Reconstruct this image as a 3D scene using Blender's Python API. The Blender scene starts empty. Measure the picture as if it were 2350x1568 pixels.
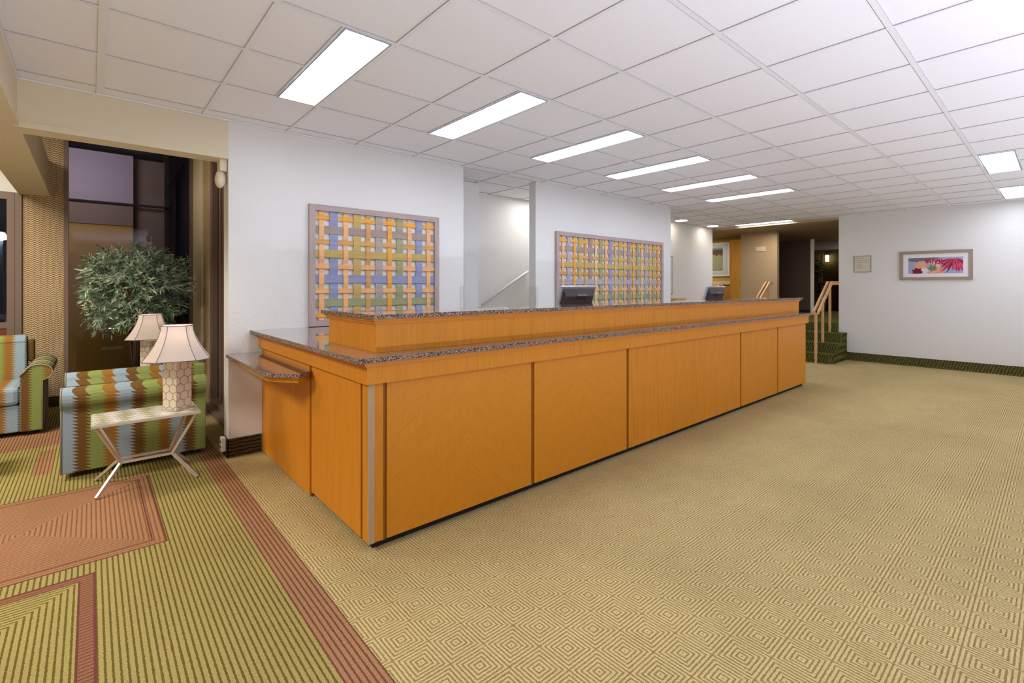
import bpy, bmesh, math, random
from mathutils import Vector, Matrix
from math import sin, cos, pi, radians
random.seed(7)
SC = bpy.context.scene
COL = SC.collection

# ------------------------------------------------------------ camera, world, exposure
cam_d = bpy.data.cameras.new('camera')
cam = bpy.data.objects.new('camera', cam_d)
COL.objects.link(cam)
cam.location = (0, 0, 1.37)
cam.rotation_euler = (pi/2, 0, radians(48.81 - 90))
cam_d.sensor_width = 36
cam_d.lens = 36*1104.6/2350
cam_d.shift_y = -125/2350
cam_d.clip_start = 0.05
SC.camera = cam
world = bpy.data.worlds.new('night')
SC.world = world
world.use_nodes = True
world.node_tree.nodes['Background'].inputs[0].default_value = (0.05, 0.07, 0.16, 1)
world.node_tree.nodes['Background'].inputs[1].default_value = 0.03
SC.view_settings.view_transform = 'Standard'
SC.view_settings.look = 'None'
SC.view_settings.gamma = 1
SC.view_settings.exposure = 0.0
SC.view_settings.use_curve_mapping = False
SC.cycles.max_bounces = 10
SC.cycles.diffuse_bounces = 6
SC.cycles.sample_clamp_indirect = 6

LAMP_W = 15.5       # emission of the fluorescent diffusers
COOL = (0.86, 0.96, 1.14)


def area(name, loc, size, power, color=(1, 1, 1), rot=(0, 0, 0)):
    l = bpy.data.lights.new(name, 'AREA')
    l.shape = 'RECTANGLE'
    l.size, l.size_y = size
    l.energy = power
    l.color = color
    o = bpy.data.objects.new(name, l)
    COL.objects.link(o)
    o.location = loc
    o.rotation_euler = rot
    return o


# unseen fill lights added behind the camera: weak downward ones, strong upward ones
for k, x in enumerate((3.2, 6.4, 9.6)):
    area('downward_fill', (x, -2.0, 2.69), (1.2, 0.6), 9, COOL)
for x, pw in ((0.8, 132), (2.7, 60), (4.6, 44), (6.7, 38), (9.0, 36)):
    area('upward_fill', (x, -1.7, 0.25), (1.0, 0.4), pw, (0.86, 0.95, 1.20), (pi, 0, 0))
# added fills without fixtures, brightening the lounge, stairwell, raised hall and porch
area('lounge_fill', (-1.5, 5.4, 3.18), (1.4, 0.8), 120, (1, 0.93, 0.82))
area('lounge_fill', (-2.2, 2.4, 3.18), (1.2, 0.8), 120, (1, 0.93, 0.82))
area('hall_fill', (11.5, 4.2, 2.66), (0.6, 0.8), 20, (1, 0.88, 0.70))
area('hall_fill', (14.8, 3.3, 2.66), (0.6, 0.8), 14, (1, 0.92, 0.8))
area('hall_fill', (12.0, 6.6, 2.66), (0.6, 0.8), 20, (1, 0.9, 0.75))
area('stairwell_fill', (5.2, 4.98, 2.69), (0.8, 0.5), 12, (1, 0.98, 0.99))
area('porch_fill', (-0.3, 8.5, 3.0), (0.8, 0.4), 22, (0.95, 0.85, 0.95), (pi/2, 0, 0))
area('porch_fill', (-0.3, 9.0, 3.4), (0.8, 0.4), 5, (0.7, 0.72, 1.0), (pi, 0, 0))

# ------------------------------------------------------------ node expression helper


class Ex:
    def __init__(s, nt, sock): s.nt = nt; s.s = sock

    def m(s, op, *a):
        n = s.nt.nodes.new('ShaderNodeMath'); n.operation = op
        for i, v in enumerate((s,)+a):
            if isinstance(v, Ex): s.nt.links.new(v.s, n.inputs[i])
            else: n.inputs[i].default_value = v
        return Ex(s.nt, n.outputs[0])

    def __add__(s, o): return s.m('ADD', o)
    def __sub__(s, o): return s.m('SUBTRACT', o)
    def __mul__(s, o): return s.m('MULTIPLY', o)
    def __truediv__(s, o): return s.m('DIVIDE', o)
    def __gt__(s, o): return s.m('GREATER_THAN', o)
    def __lt__(s, o): return s.m('LESS_THAN', o)
    def frac(s): return s.m('FRACT')
    def abs(s): return s.m('ABSOLUTE')
    def max(s, o): return s.m('MAXIMUM', o)
    def min(s, o): return s.m('MINIMUM', o)
    def tri(s): return ((s.frac()-0.5).abs()*2)            # 0..1 triangle wave
    def mix(s, a, b): return a + (b-a)*s if isinstance(a, Ex) else (b-a)*s + a


def new_mat(name, rough=0.6, spec=0.3, metal=0.0):
    m = bpy.data.materials.new(name); m.use_nodes = True
    nt = m.node_tree; b = nt.nodes['Principled BSDF']
    b.inputs['Roughness'].default_value = rough
    b.inputs['Specular IOR Level'].default_value = spec
    b.inputs['Metallic'].default_value = metal
    return m, nt, b


def coords(nt, kind='Object'):
    tc = nt.nodes.new('ShaderNodeTexCoord'); sp = nt.nodes.new('ShaderNodeSeparateXYZ')
    nt.links.new(tc.outputs[kind], sp.inputs[0])
    return tc, [Ex(nt, sp.outputs[i]) for i in range(3)]


def noise(nt, vec, scale, detail=2, rough=0.5, mapscale=None):
    if mapscale:
        mp = nt.nodes.new('ShaderNodeMapping'); mp.inputs['Scale'].default_value = mapscale
        nt.links.new(vec, mp.inputs[0]); vec = mp.outputs[0]
    n = nt.nodes.new('ShaderNodeTexNoise')
    n.inputs['Scale'].default_value = scale; n.inputs['Detail'].default_value = detail
    n.inputs['Roughness'].default_value = rough
    nt.links.new(vec, n.inputs['Vector'])
    return Ex(nt, n.outputs['Fac'])


def mixc(nt, fac, a, b):
    n = nt.nodes.new('ShaderNodeMix'); n.data_type = 'RGBA'
    for sock, v in ((n.inputs[0], fac), (n.inputs[6], a), (n.inputs[7], b)):
        if isinstance(v, Ex): nt.links.new(v.s, sock)
        elif isinstance(v, bpy.types.NodeSocket): nt.links.new(v, sock)
        elif isinstance(v, (int, float)): sock.default_value = v
        else: sock.default_value = (*v, 1)
    return n.outputs[2]


def ramp(nt, fac, stops, mode='LINEAR'):
    n = nt.nodes.new('ShaderNodeValToRGB'); r = n.color_ramp; r.interpolation = mode
    while len(r.elements) < len(stops): r.elements.new(0.5)
    for e, (p, c) in zip(r.elements, stops): e.position = p; e.color = (*c, 1)
    nt.links.new(fac.s, n.inputs[0])
    return n.outputs[0]


def bump(nt, b, h, strength=0.3, dist=0.01):
    n = nt.nodes.new('ShaderNodeBump'); n.inputs['Strength'].default_value = strength
    n.inputs['Distance'].default_value = dist
    nt.links.new(h.s, n.inputs['Height']); nt.links.new(n.outputs[0], b.inputs['Normal'])


def plain(name, c, rough=0.55, spec=0.3, metal=0.0, grain=0.06, gscale=40):
    m, nt, b = new_mat(name, rough, spec, metal)
    tc, _ = coords(nt)
    n = noise(nt, tc.outputs['Object'], gscale, 3)
    lo = tuple(max(0, v*(1-grain)) for v in c); hi = tuple(min(1, v*(1+grain)) for v in c)
    nt.links.new(mixc(nt, n, lo, hi), b.inputs['Base Color'])
    return m


def emis(name, c, s):
    m, nt, b = new_mat(name)
    b.inputs['Base Color'].default_value = (*c, 1)
    b.inputs['Emission Color'].default_value = (*c, 1)
    b.inputs['Emission Strength'].default_value = s
    return m


M = {}


def wall_mat(name, c):
    m, nt, b = new_mat(name, 0.85, 0.15)
    tc, _ = coords(nt)
    n = noise(nt, tc.outputs['Object'], 30, 4, 0.65, (1, 1, 1.6))
    n2 = noise(nt, tc.outputs['Object'], 1.1, 2)
    nt.links.new(mixc(nt, n2, tuple(v*0.97 for v in c), tuple(min(1, v*1.02) for v in c)), b.inputs['Base Color'])
    bump(nt, b, n, 0.4, 0.008)
    return m


M['wall'] = wall_mat('painted_wall', (0.74, 0.725, 0.70))
M['cream'] = wall_mat('cream_paint', (0.72, 0.63, 0.46))
M['brownwall'] = wall_mat('tan_wall', (0.44, 0.33, 0.22))
M['ochre'] = wall_mat('ochre_wall', (0.50, 0.36, 0.09))
M['white'] = plain('white_paint', (0.80, 0.79, 0.77), 0.4)
M['tile'] = None
m, nt, b = new_mat('ceiling_tile', 0.9, 0.1)
tc, _ = coords(nt)
n = noise(nt, tc.outputs['Object'], 120, 4, 0.7)
n2 = noise(nt, tc.outputs['Object'], 0.8, 2)
nt.links.new(mixc(nt, n*0.5+n2*0.5, (0.81, 0.80, 0.83), (0.87, 0.86, 0.89)), b.inputs['Base Color'])
bump(nt, b, n, 0.25, 0.004)
M['tile'] = m
M['tbar'] = plain('ceiling_grid_bar', (0.80, 0.79, 0.81), 0.5)
M['reveal_shade'] = plain('tile_reveal_shade', (0.40, 0.38, 0.39), 0.9)  # recess sides greyed: shadow line beside the bars put into the colour
M['dark'] = plain('black_recess', (0.012, 0.011, 0.010), 0.8)


def wood_mat(name, base, dark, axis=2, herring=False, rough=0.38):
    m, nt, b = new_mat(name, rough, 0.28)
    tc, X = coords(nt)
    sc = [38, 38, 38]; sc[axis] = 2.2
    n = noise(nt, tc.outputs['Object'], 1.0, 5, 0.62, tuple(sc))
    sc2 = [150, 150, 150]; sc2[axis] = 7
    n2 = noise(nt, tc.outputs['Object'], 1.0, 3, 0.6, tuple(sc2))
    f = (n*0.7+n2*0.3)
    if herring:      # chevron veneer: diagonal grain mirrored about the panel's middle
        d = X[0].abs()*0.8 + X[2]
        cmb = nt.nodes.new('ShaderNodeCombineXYZ')
        nt.links.new((d*60).s, cmb.inputs[0]); nt.links.new(((X[0].abs()-X[2]*0.8)*4).s, cmb.inputs[1])
        n3 = noise(nt, cmb.outputs[0], 1.0, 4, 0.6)
        f = n3*0.6 + n2*0.4
    c = ramp(nt, f, [(0.30, dark), (0.5, base), (0.75, tuple(min(1, v*1.12) for v in base))])
    nt.links.new(c, b.inputs['Base Color'])
    bump(nt, b, n2, 0.08, 0.002)
    return m


OAK = (0.60, 0.225, 0.014); OAKD = (0.51, 0.175, 0.009)
M['oak'] = wood_mat('oak_veneer', OAK, OAKD, 2, False, 0.5)
M['oakh'] = wood_mat('oak_veneer_along', OAK, OAKD, 0)
M['oakhy'] = wood_mat('oak_moulding_side', OAK, OAKD, 1)
M['oakc'] = wood_mat('oak_chevron_veneer', OAK, (0.52, 0.19, 0.016), 2, True)
M['oakd'] = plain('oak_groove', (0.30, 0.11, 0.02), 0.6)
M['rail'] = wood_mat('beech_rail', (0.66, 0.38, 0.17), (0.50, 0.26, 0.10), 0)
M['orangewood'] = wood_mat('orange_door_frame', (0.55, 0.27, 0.05), (0.42, 0.18, 0.03), 2)
M['beige'] = plain('beige_corner_guard', (0.44, 0.31, 0.19), 0.5)
M['guard'] = plain('grey_corner_guard', (0.66, 0.62, 0.58), 0.35)

m, nt, b = new_mat('speckled_granite', 0.08, 0.8)
b.inputs['Coat Weight'].default_value = 0.7
b.inputs['Coat Roughness'].default_value = 0.03
tc, _ = coords(nt)
v = nt.nodes.new('ShaderNodeTexVoronoi'); v.inputs['Scale'].default_value = 260
nt.links.new(tc.outputs['Object'], v.inputs['Vector'])
sp = nt.nodes.new('ShaderNodeSeparateColor'); nt.links.new(v.outputs['Color'], sp.inputs[0])
g = ramp(nt, Ex(nt, sp.outputs[0]), [(0, (0.03, 0.02, 0.018)), (0.28, (0.15, 0.092, 0.07)), (0.55, (0.27, 0.185, 0.15)), (0.8, (0.44, 0.37, 0.32))], 'CONSTANT')
nt.links.new(g, b.inputs['Base Color'])
M['granite'] = m


M['granite_edge'] = M['granite'].copy()
M['granite_edge'].name = 'honed_granite_edge'
_b = M['granite_edge'].node_tree.nodes['Principled BSDF']
_b.inputs['Roughness'].default_value = 0.6
_b.inputs['Specular IOR Level'].default_value = 0.15
_b.inputs['Coat Weight'].default_value = 0.0


def slab(mb, pts, z0, z1):
    mb.prism(pts, 2, z0, z1)
    mb.bm.normal_update()
    for f in mb.bm.faces:
        if abs(f.normal.z) < 0.5: f.material_index = 1
    return mb


# carpet -------------------------------------------------------------
def carpet_common(nt, b, col_out, pile=420):
    tc, _ = coords(nt)
    n = noise(nt, tc.outputs['Object'], pile, 2, 0.7)
    n2 = noise(nt, tc.outputs['Object'], 1.3, 3, 0.5)
    n3 = noise(nt, tc.outputs['Object'], pile*0.36, 2, 0.6)
    k = (n-0.5)*0.9 + (n3-0.5)*0.9 + (n2-0.5)*0.38 + 1
    mm = nt.nodes.new('ShaderNodeVectorMath'); mm.operation = 'SCALE'
    nt.links.new(col_out, mm.inputs[0]); nt.links.new(k.s, mm.inputs['Scale'])
    nt.links.new(mm.outputs[0], b.inputs['Base Color'])
    bump(nt, b, n, 0.5, 0.004)


m, nt, b = new_mat('lobby_carpet', 0.95, 0.05)
tc, (X, Y, Z) = coords(nt)
X = X + (noise(nt, tc.outputs['Object'], 90, 2)-0.5)*0.007
Y = Y + (noise(nt, tc.outputs['Object'], 84, 2)-0.5)*0.007
T = 0.1515
u = ((X-1.135)/T).frac()-0.5
w = ((Y-1.918)/T).frac()-0.5
d = u.abs().max(w.abs())                     # 0..0.5 square rings
ring = (d*10).tri()
line = (ring > 0.60)
soft = noise(nt, tc.outputs['Object'], 8, 2)
tilec = mixc(nt, line, mixc(nt, soft, (0.49, 0.385, 0.185), (0.55, 0.435, 0.22)), mixc(nt, soft, (0.24, 0.165, 0.052), (0.29, 0.205, 0.07)))
P = 0.0215


def stripe(coord): return ((coord/P).frac() > 0.66)


G1, G2 = (0.34, 0.275, 0.095), (0.13, 0.095, 0.022)
R1, R2 = (0.34, 0.18, 0.092), (0.15, 0.065, 0.032)
green = mixc(nt, stripe(X), G1, G2)
rust_band = mixc(nt, stripe(X), R1, R2)
# rust square with mitred rings
dr = (X+0.295).abs().max((Y-3.785).abs())
rust_sq = mixc(nt, stripe(dr), R1, (0.21, 0.09, 0.042))
rust_sq = mixc(nt, ((dr-0.545).abs() < 0.004).max((dr-0.603).abs() < 0.005), rust_sq, (0.14, 0.05, 0.035))
in_r = (dr < 0.608)
dg = (X+0.59).abs().max((Y-2.455).abs())
green_sq = mixc(nt, stripe(dg), G1, G2)
border = mixc(nt, stripe(Y), (0.26, 0.115, 0.065), R2)
green_sq = mixc(nt, (dg > 0.552), green_sq, border)
green_sq = mixc(nt, ((dg-0.55).abs() < 0.004).max((dg-0.603).abs() < 0.005), green_sq, (0.14, 0.05, 0.035))
in_g = (dg < 0.608)
far_r = ((Y > 5.75)*(Y < 6.55)*(X < 0.4)).max((Y > 4.9)*(Y < 5.6)*(X < -0.22)*(X > -0.32))
c = mixc(nt, far_r, green, rust_band)
c = mixc(nt, in_r, c, rust_sq)
c = mixc(nt, in_g, c, green_sq)
c = mixc(nt, (X > 0.658), c, rust_band)
c = mixc(nt, (X > 0.795), c, tilec)
carpet_common(nt, b, c)
M['carpet'] = m


def cut_carpet(name, ax, lo, hi):
    m, nt, b = new_mat(name, 0.95, 0.05)
    tc, X = coords(nt)
    wob = noise(nt, tc.outputs['Object'], 18, 2)
    s = ((X[ax]*26 + X[2]*9 + wob*1.1).frac() > 0.5)
    carpet_common(nt, b, mixc(nt, s, lo, hi), 260)
    return m


M['cove'] = cut_carpet('green_carpet_skirting', 1, (0.055, 0.050, 0.016), (0.13, 0.115, 0.04))
M['covex'] = cut_carpet('brown_carpet_skirting', 2, (0.035, 0.022, 0.010), (0.085, 0.058, 0.025))
M['stair'] = cut_carpet('green_stair_carpet', 1, (0.05, 0.055, 0.012), (0.13, 0.125, 0.036))

# wallpaper: fine chevron rows
m, nt, b = new_mat('chevron_wallpaper', 0.8, 0.15)
tc, X = coords(nt)
wob = noise(nt, tc.outputs['Object'], 60, 2)
hor = X[0]+X[1]
zz = X[2] + (hor/0.052).tri()*0.016 + wob*0.006
s = ((zz/0.021).frac() > 0.52)
cell = noise(nt, tc.outputs['Object'], 5, 2)
nt.links.new(mixc(nt, s, mixc(nt, cell, (0.60, 0.44, 0.25), (0.72, 0.55, 0.34)), (0.18, 0.105, 0.045)), b.inputs['Base Color'])
M['paper'] = m

M['frame'] = plain('brown_window_frame', (0.20, 0.135, 0.10), 0.45)
M['glass'] = None
m = bpy.data.materials.new('night_window_glass'); m.use_nodes = True; nt = m.node_tree; nt.nodes.clear()
o = nt.nodes.new('ShaderNodeOutputMaterial'); mx = nt.nodes.new('ShaderNodeMixShader')
tr = nt.nodes.new('ShaderNodeBsdfTransparent'); gl = nt.nodes.new('ShaderNodeBsdfGlossy')
tr.inputs[0].default_value = (0.85, 0.82, 0.8, 1); gl.inputs['Roughness'].default_value = 0.01
gl.inputs[0].default_value = (0.95, 0.9, 1.0, 1)
mx.inputs[0].default_value = 0.02
nt.links.new(tr.outputs[0], mx.inputs[1]); nt.links.new(gl.outputs[0], mx.inputs[2]); nt.links.new(mx.outputs[0], o.inputs[0])
M['glass'] = m

# flame stitch upholstery


def fabric(name, main_axis):
    m, nt, b = new_mat(name, 0.9, 0.1)
    tc, X = coords(nt)
    nrm = nt.nodes.new('ShaderNodeSeparateXYZ'); nt.links.new(tc.outputs['Normal'], nrm.inputs[0])
    other = 1-main_axis
    face = Ex(nt, nrm.outputs[main_axis]).abs() > 0.72     # faces looking along the main axis use the other one
    s = X[main_axis]*(face*-1+1) + X[other]*face
    run = X[2] + X[other]*0.6*(face*-1+1) + X[main_axis]*0.6*face
    jag = (run/0.024).frac()
    jag = (jag-0.5)*0.036
    f = ((s + jag + 5.015)/0.325).frac()
    cellc = noise(nt, tc.outputs['Object'], 4, 1)
    thr = noise(nt, tc.outputs['Object'], 1, 2, 0.6, (300, 300, 60))
    blue = (0.33, 0.43, 0.50); brown = (0.17, 0.085, 0.022); green = (0.28, 0.34, 0.10); br2 = (0.33, 0.155, 0.03)
    c = ramp(nt, f, [(0, blue), (0.28, brown), (0.50, green), (0.78, br2)], 'CONSTANT')
    c = mixc(nt, thr*0.35, c, (0.08, 0.05, 0.02))
    nt.links.new(c, b.inputs['Base Color'])
    bump(nt, b, thr, 0.3, 0.003)
    return m


M['fabx'] = fabric('flame_stitch_body', 0)
M['faby'] = fabric('flame_stitch_arm', 1)
M['pipe'] = plain('pale_piping', (0.30, 0.29, 0.22), 0.8)
M['feet'] = plain('dark_wood_feet', (0.03, 0.018, 0.012), 0.5)
M['nickel'] = plain('brushed_champagne_metal', (0.60, 0.54, 0.46), 0.5, 0.5, 0.6, 0.04)
m, nt, b = new_mat('mosaic_table_top', 0.25, 0.5)
tc, X = coords(nt)
row = (X[1]/0.022).m('FLOOR')
seg = ((X[0]/0.06 + row*0.37).m('FLOOR')*0.731 + row*0.417).frac()
cc = ramp(nt, seg, [(0, (0.62, 0.60, 0.50)), (0.35, (0.36, 0.37, 0.26)), (0.55, (0.70, 0.68, 0.60)), (0.8, (0.44, 0.36, 0.20))], 'CONSTANT')
nt.links.new(cc, b.inputs['Base Color'])
M['mosaic'] = m
# lamp base ceramic with dark trellis
m, nt, b = new_mat('trellis_ceramic', 0.3, 0.5)
tc, X = coords(nt)
hx = (X[0]-X[1]).abs() if False else X[0]+X[1]
def hexcell(off):
    px = ((hx/0.062+off).frac()-0.5).abs(); pz = ((X[2]/(0.062*1.732)+off).frac()-0.5).abs()*1.732
    return px, pz, px*px+pz*pz


ax_, az_, ad = hexcell(0.0); bx_, bz_, bd = hexcell(0.5)
near = (ad < bd)
ha = ax_.max(ax_*0.5+az_*0.866); hb = bx_.max(bx_*0.5+bz_*0.866)
hd = near*ha + (near*-1+1)*hb
dash = ((X[2]*160+hx*90).frac() > 0.3)
l = (hd > 0.455)*dash
nt.links.new(mixc(nt, l, (0.66, 0.56, 0.43), (0.10, 0.07, 0.05)), b.inputs['Base Color'])
M['trellis'] = m
m, nt, b = new_mat('linen_lamp_shade', 0.8, 0.1)
b.inputs['Base Color'].default_value = (0.74, 0.66, 0.60, 1)
b.inputs['Transmission Weight'].default_value = 0.0
tl = nt.nodes.new('ShaderNodeBsdfTranslucent'); tl.inputs[0].default_value = (0.85, 0.76, 0.70, 1)
mx = nt.nodes.new('ShaderNodeMixShader'); mx.inputs[0].default_value = 0.45
nt.links.new(b.outputs[0], mx.inputs[1]); nt.links.new(tl.outputs[0], mx.inputs[2])
nt.links.new(mx.outputs[0], nt.nodes['Material Output'].inputs[0])
M['shade'] = m
M['shadepipe'] = plain('grey_shade_piping', (0.20, 0.16, 0.15), 0.7)
M['bulb'] = emis('frosted_bulb', (1, 0.93, 0.85), 4)
m, nt, b = new_mat('silver_green_leaf', 0.55, 0.3)
tc, X = coords(nt)
n = noise(nt, tc.outputs['Object'], 9, 3, 0.6)
nt.links.new(ramp(nt, n, [(0.3, (0.07, 0.12, 0.075)), (0.45, (0.17, 0.27, 0.19)), (0.58, (0.36, 0.44, 0.28)), (0.72, (0.58, 0.60, 0.44))]), b.inputs['Base Color'])
M['leaf'] = m
m, nt, b = new_mat('dark_houseplant_leaf', 0.5, 0.3)
b.inputs['Base Color'].default_value = (0.02, 0.045, 0.015, 1)
M['leafd'] = m
M['bark'] = plain('brown_bark', (0.10, 0.06, 0.035), 0.8)
M['pot'] = plain('dark_terracotta_planter', (0.10, 0.055, 0.035), 0.6)
M['black'] = plain('black_plastic', (0.022, 0.022, 0.026), 0.35, 0.5)
M['grey'] = plain('graphite_plastic', (0.05, 0.045, 0.047), 0.3, 0.5)
M['silver'] = plain('silver_plastic', (0.45, 0.46, 0.50), 0.25, 0.5, 0.4)
M['lens'] = emis('fluorescent_diffuser', (0.90, 0.98, 1.14), LAMP_W)
M['louver'] = plain('lamp_grid', (0.55, 0.55, 0.56), 0.5)
M['lampframe'] = plain('lamp_frame', (0.34, 0.35, 0.37), 0.4)
M['down'] = emis('downlight_lens', (1, 0.88, 0.72), 22)
M['mauve'] = wood_mat('mauve_grey_frame', (0.42, 0.33, 0.31), (0.34, 0.26, 0.25), 0, False, 0.6)
M['mauvez'] = wood_mat('mauve_grey_frame_upright', (0.42, 0.33, 0.31), (0.34, 0.26, 0.25), 2, False, 0.6)
for nme, col in dict(s_orange=(0.78, 0.36, 0.06), s_peach=(0.80, 0.43, 0.20), s_blue=(0.27, 0.29, 0.46), s_olive=(0.52, 0.37, 0.12),
                     s_mauve=(0.36, 0.27, 0.24), s_green=(0.33, 0.33, 0.17), s_brown=(0.60, 0.33, 0.11), s_grey=(0.40, 0.33, 0.30),
                     s_yellow=(0.74, 0.52, 0.22), s_lilac=(0.42, 0.37, 0.44), s_tan=(0.60, 0.40, 0.20)).items():
    M[nme] = wood_mat('stained_slat_'+nme[2:], col, tuple(v*0.8 for v in col), 0, False, 0.6)
M['pframe'] = plain('taupe_picture_frame', (0.34, 0.25, 0.20), 0.4)
M['mat'] = plain('white_picture_mat', (0.78, 0.74, 0.74), 0.7)
M['paleblue'] = plain('pale_blue_mat', (0.52, 0.60, 0.66), 0.6)


def flat(name, c): M[name] = plain(name, c, 0.6)


for nme, col in dict(print_sky=(0.34, 0.36, 0.56), petal_crimson=(0.55, 0.02, 0.10), petal_pink=(0.68, 0.09, 0.22), petal_red=(0.42, 0.025, 0.035), petal_peach=(0.80, 0.36, 0.22),
                     petal_wine=(0.16, 0.01, 0.03), petal_white=(0.72, 0.66, 0.62), sprig_green=(0.16, 0.22, 0.13), print_grey=(0.15, 0.16, 0.18),
                     ink=(0.14, 0.12, 0.10), plaque_ivory=(0.62, 0.58, 0.47), sign_silver=(0.55, 0.50, 0.38), print_brown=(0.10, 0.045, 0.02), print_sage=(0.30, 0.30, 0.18),
                     door_brown=(0.075, 0.05, 0.038), asphalt=(0.03, 0.03, 0.035), rust_panel=(0.20, 0.045, 0.018), dark_panel=(0.04, 0.05, 0.06),
                     car_red=(0.10, 0.008, 0.008), car_dark=(0.01, 0.012, 0.015), ochre_out=(0.30, 0.19, 0.03), brown_out=(0.16, 0.12, 0.10), lilac_out=(0.26, 0.24, 0.30)).items():
    flat(nme, col)
M['headlight'] = emis('street_lamp_head', (0.55, 0.75, 1.0), 60)
M['lantern'] = emis('lantern_glass', (0.75, 0.82, 1.0), 7)

# ------------------------------------------------------------ mesh builder


class MB:
    def __init__(s): s.bm = bmesh.new()

    def quad(s, pts, mi=0):
        f = s.bm.faces.new([s.bm.verts.new(p) for p in pts]); f.material_index = mi
        return s

    def box(s, x0, x1, y0, y1, z0, z1, mi=0, bev=0.0, rot=None, org=None):
        r = bmesh.ops.create_cube(s.bm, size=1)
        vs = r['verts']
        for v in vs:
            v.co = Vector((x0+(v.co.x+.5)*(x1-x0), y0+(v.co.y+.5)*(y1-y0), z0+(v.co.z+.5)*(z1-z0)))
        fs = list({f for v in vs for f in v.link_faces})
        if bev > 0:
            es = list({e for v in vs for e in v.link_edges})
            r2 = bmesh.ops.bevel(s.bm, geom=es, offset=bev, segments=2, affect='EDGES', profile=0.5)
            fs = list({f for f in r2['faces']} | {f for f in fs if f.is_valid})
            vs = list({v for f in fs for v in f.verts})
        for f in fs: f.material_index = mi
        if rot is not None:
            bmesh.ops.rotate(s.bm, verts=vs, cent=org or (0, 0, 0), matrix=rot)
        return s

    def prism(s, prof, axis, a0, a1, mi=0, smooth=False):
        """extrude a closed 2D profile along axis; profile coords are the two other axes in xyz order"""
        def P3(p, a):
            return {0: (a, p[0], p[1]), 1: (p[0], a, p[1]), 2: (p[0], p[1], a)}[axis]
        A = [s.bm.verts.new(P3(p, a0)) for p in prof]; B = [s.bm.verts.new(P3(p, a1)) for p in prof]
        n = len(prof); fs = []
        for i in range(n):
            f = s.bm.faces.new((A[i], A[(i+1) % n], B[(i+1) % n], B[i])); f.smooth = smooth; fs.append(f)
        fs.append(s.bm.faces.new(A)); fs.append(s.bm.faces.new(B[::-1]))
        for f in fs: f.material_index = mi
        return s

    def tube(s, pts, r, seg=8, mi=0, square=False, cap=True):
        pts = [Vector(p) for p in pts]; rings = []
        if square: seg = 4
        n = len(pts); rs = r if isinstance(r, (list, tuple)) else [r]*n
        up = Vector((0, 0, 1)); prev = None
        for i, p in enumerate(pts):
            t = (pts[min(i+1, n-1)]-pts[max(i-1, 0)]).normalized()
            if prev is None:
                u = t.cross(up)
                if u.length < 1e-3: u = t.cross(Vector((1, 0, 0)))
                u.normalize()
            else:
                u = (prev - t*prev.dot(t)).normalized()
            prev = u; v = t.cross(u)
            ring = []
            for k in range(seg):
                a = 2*pi*(k+(0.5 if square else 0))/seg
                ring.append(s.bm.verts.new(p+(u*cos(a)+v*sin(a))*rs[i]*(1.414 if square else 1)))
            rings.append(ring)
        for i in range(n-1):
            for k in range(seg):
                f = s.bm.faces.new((rings[i][k], rings[i][(k+1) % seg], rings[i+1][(k+1) % seg], rings[i+1][k]))
                f.smooth = not square; f.material_index = mi
        if cap:
            for rg in (rings[0][::-1], rings[-1]):
                f = s.bm.faces.new(rg); f.material_index = mi
        return s

    def lathe(s, prof, seg=24, mi=0, cx=0, cy=0):
        rings = []
        for r, z in prof:
            rings.append([s.bm.verts.new((cx+r*cos(2*pi*k/seg), cy+r*sin(2*pi*k/seg), z)) for k in range(seg)])
        for i in range(len(rings)-1):
            for k in range(seg):
                f = s.bm.faces.new((rings[i][k], rings[i][(k+1) % seg], rings[i+1][(k+1) % seg], rings[i+1][k]))
                f.smooth = True; f.material_index = mi
        for rg in (rings[0][::-1], rings[-1]):
            f = s.bm.faces.new(rg); f.material_index = mi
        return s

    def poly_ext(s, pts, axis, a0, a1, mi=0): return s.prism(pts, axis, a0, a1, mi)

    def build(s, name, mats, parent=None, world=False, kind=None, recalc=True):
        if parent is not None and world:
            bmesh.ops.translate(s.bm, verts=s.bm.verts, vec=-parent.location)
        if recalc: bmesh.ops.recalc_face_normals(s.bm, faces=s.bm.faces)
        me = bpy.data.meshes.new(name); s.bm.to_mesh(me); s.bm.free()
        for mm in (mats if isinstance(mats, (list, tuple)) else [mats]): me.materials.append(M[mm])
        o = bpy.data.objects.new(name, me); COL.objects.link(o)
        if parent is not None: o.parent = parent
        if kind: o['kind'] = kind
        return o


def thing(name, label, cat, loc=(0, 0, 0), rz=0, group=None):
    o = bpy.data.objects.new(name, None); COL.objects.link(o)
    o.location = loc; o.rotation_euler = (0, 0, rz); o.empty_display_size = 0.1
    o['label'] = label; o['category'] = cat
    if group: o['group'] = group
    return o


def tag(o, label, cat, group=None):
    o['label'] = label; o['category'] = cat
    if group: o['group'] = group
    return o


def copy_tree(o, parent=None):
    c = o.copy(); COL.objects.link(c); c.parent = parent
    for ch in list(o.children): copy_tree(ch, c)
    return c


def struct(name, mb, mats, parent=None):
    return mb.build(name, mats, parent, kind='structure' if parent is None else None)


def sbox(name, mats, *bx, parent=None):
    mb = MB()
    for q in bx: mb.box(*q)
    return struct(name, mb, mats, parent)


# ------------------------------------------------------------ the shell
CE = 2.704      # ceiling height
WY = 4.40       # wall behind the desk
FX = 10.72      # far wall
struct('floor', MB().box(-5, FX+0.25, -5, 7.9, -0.1, 0.0), 'carpet')

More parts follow.
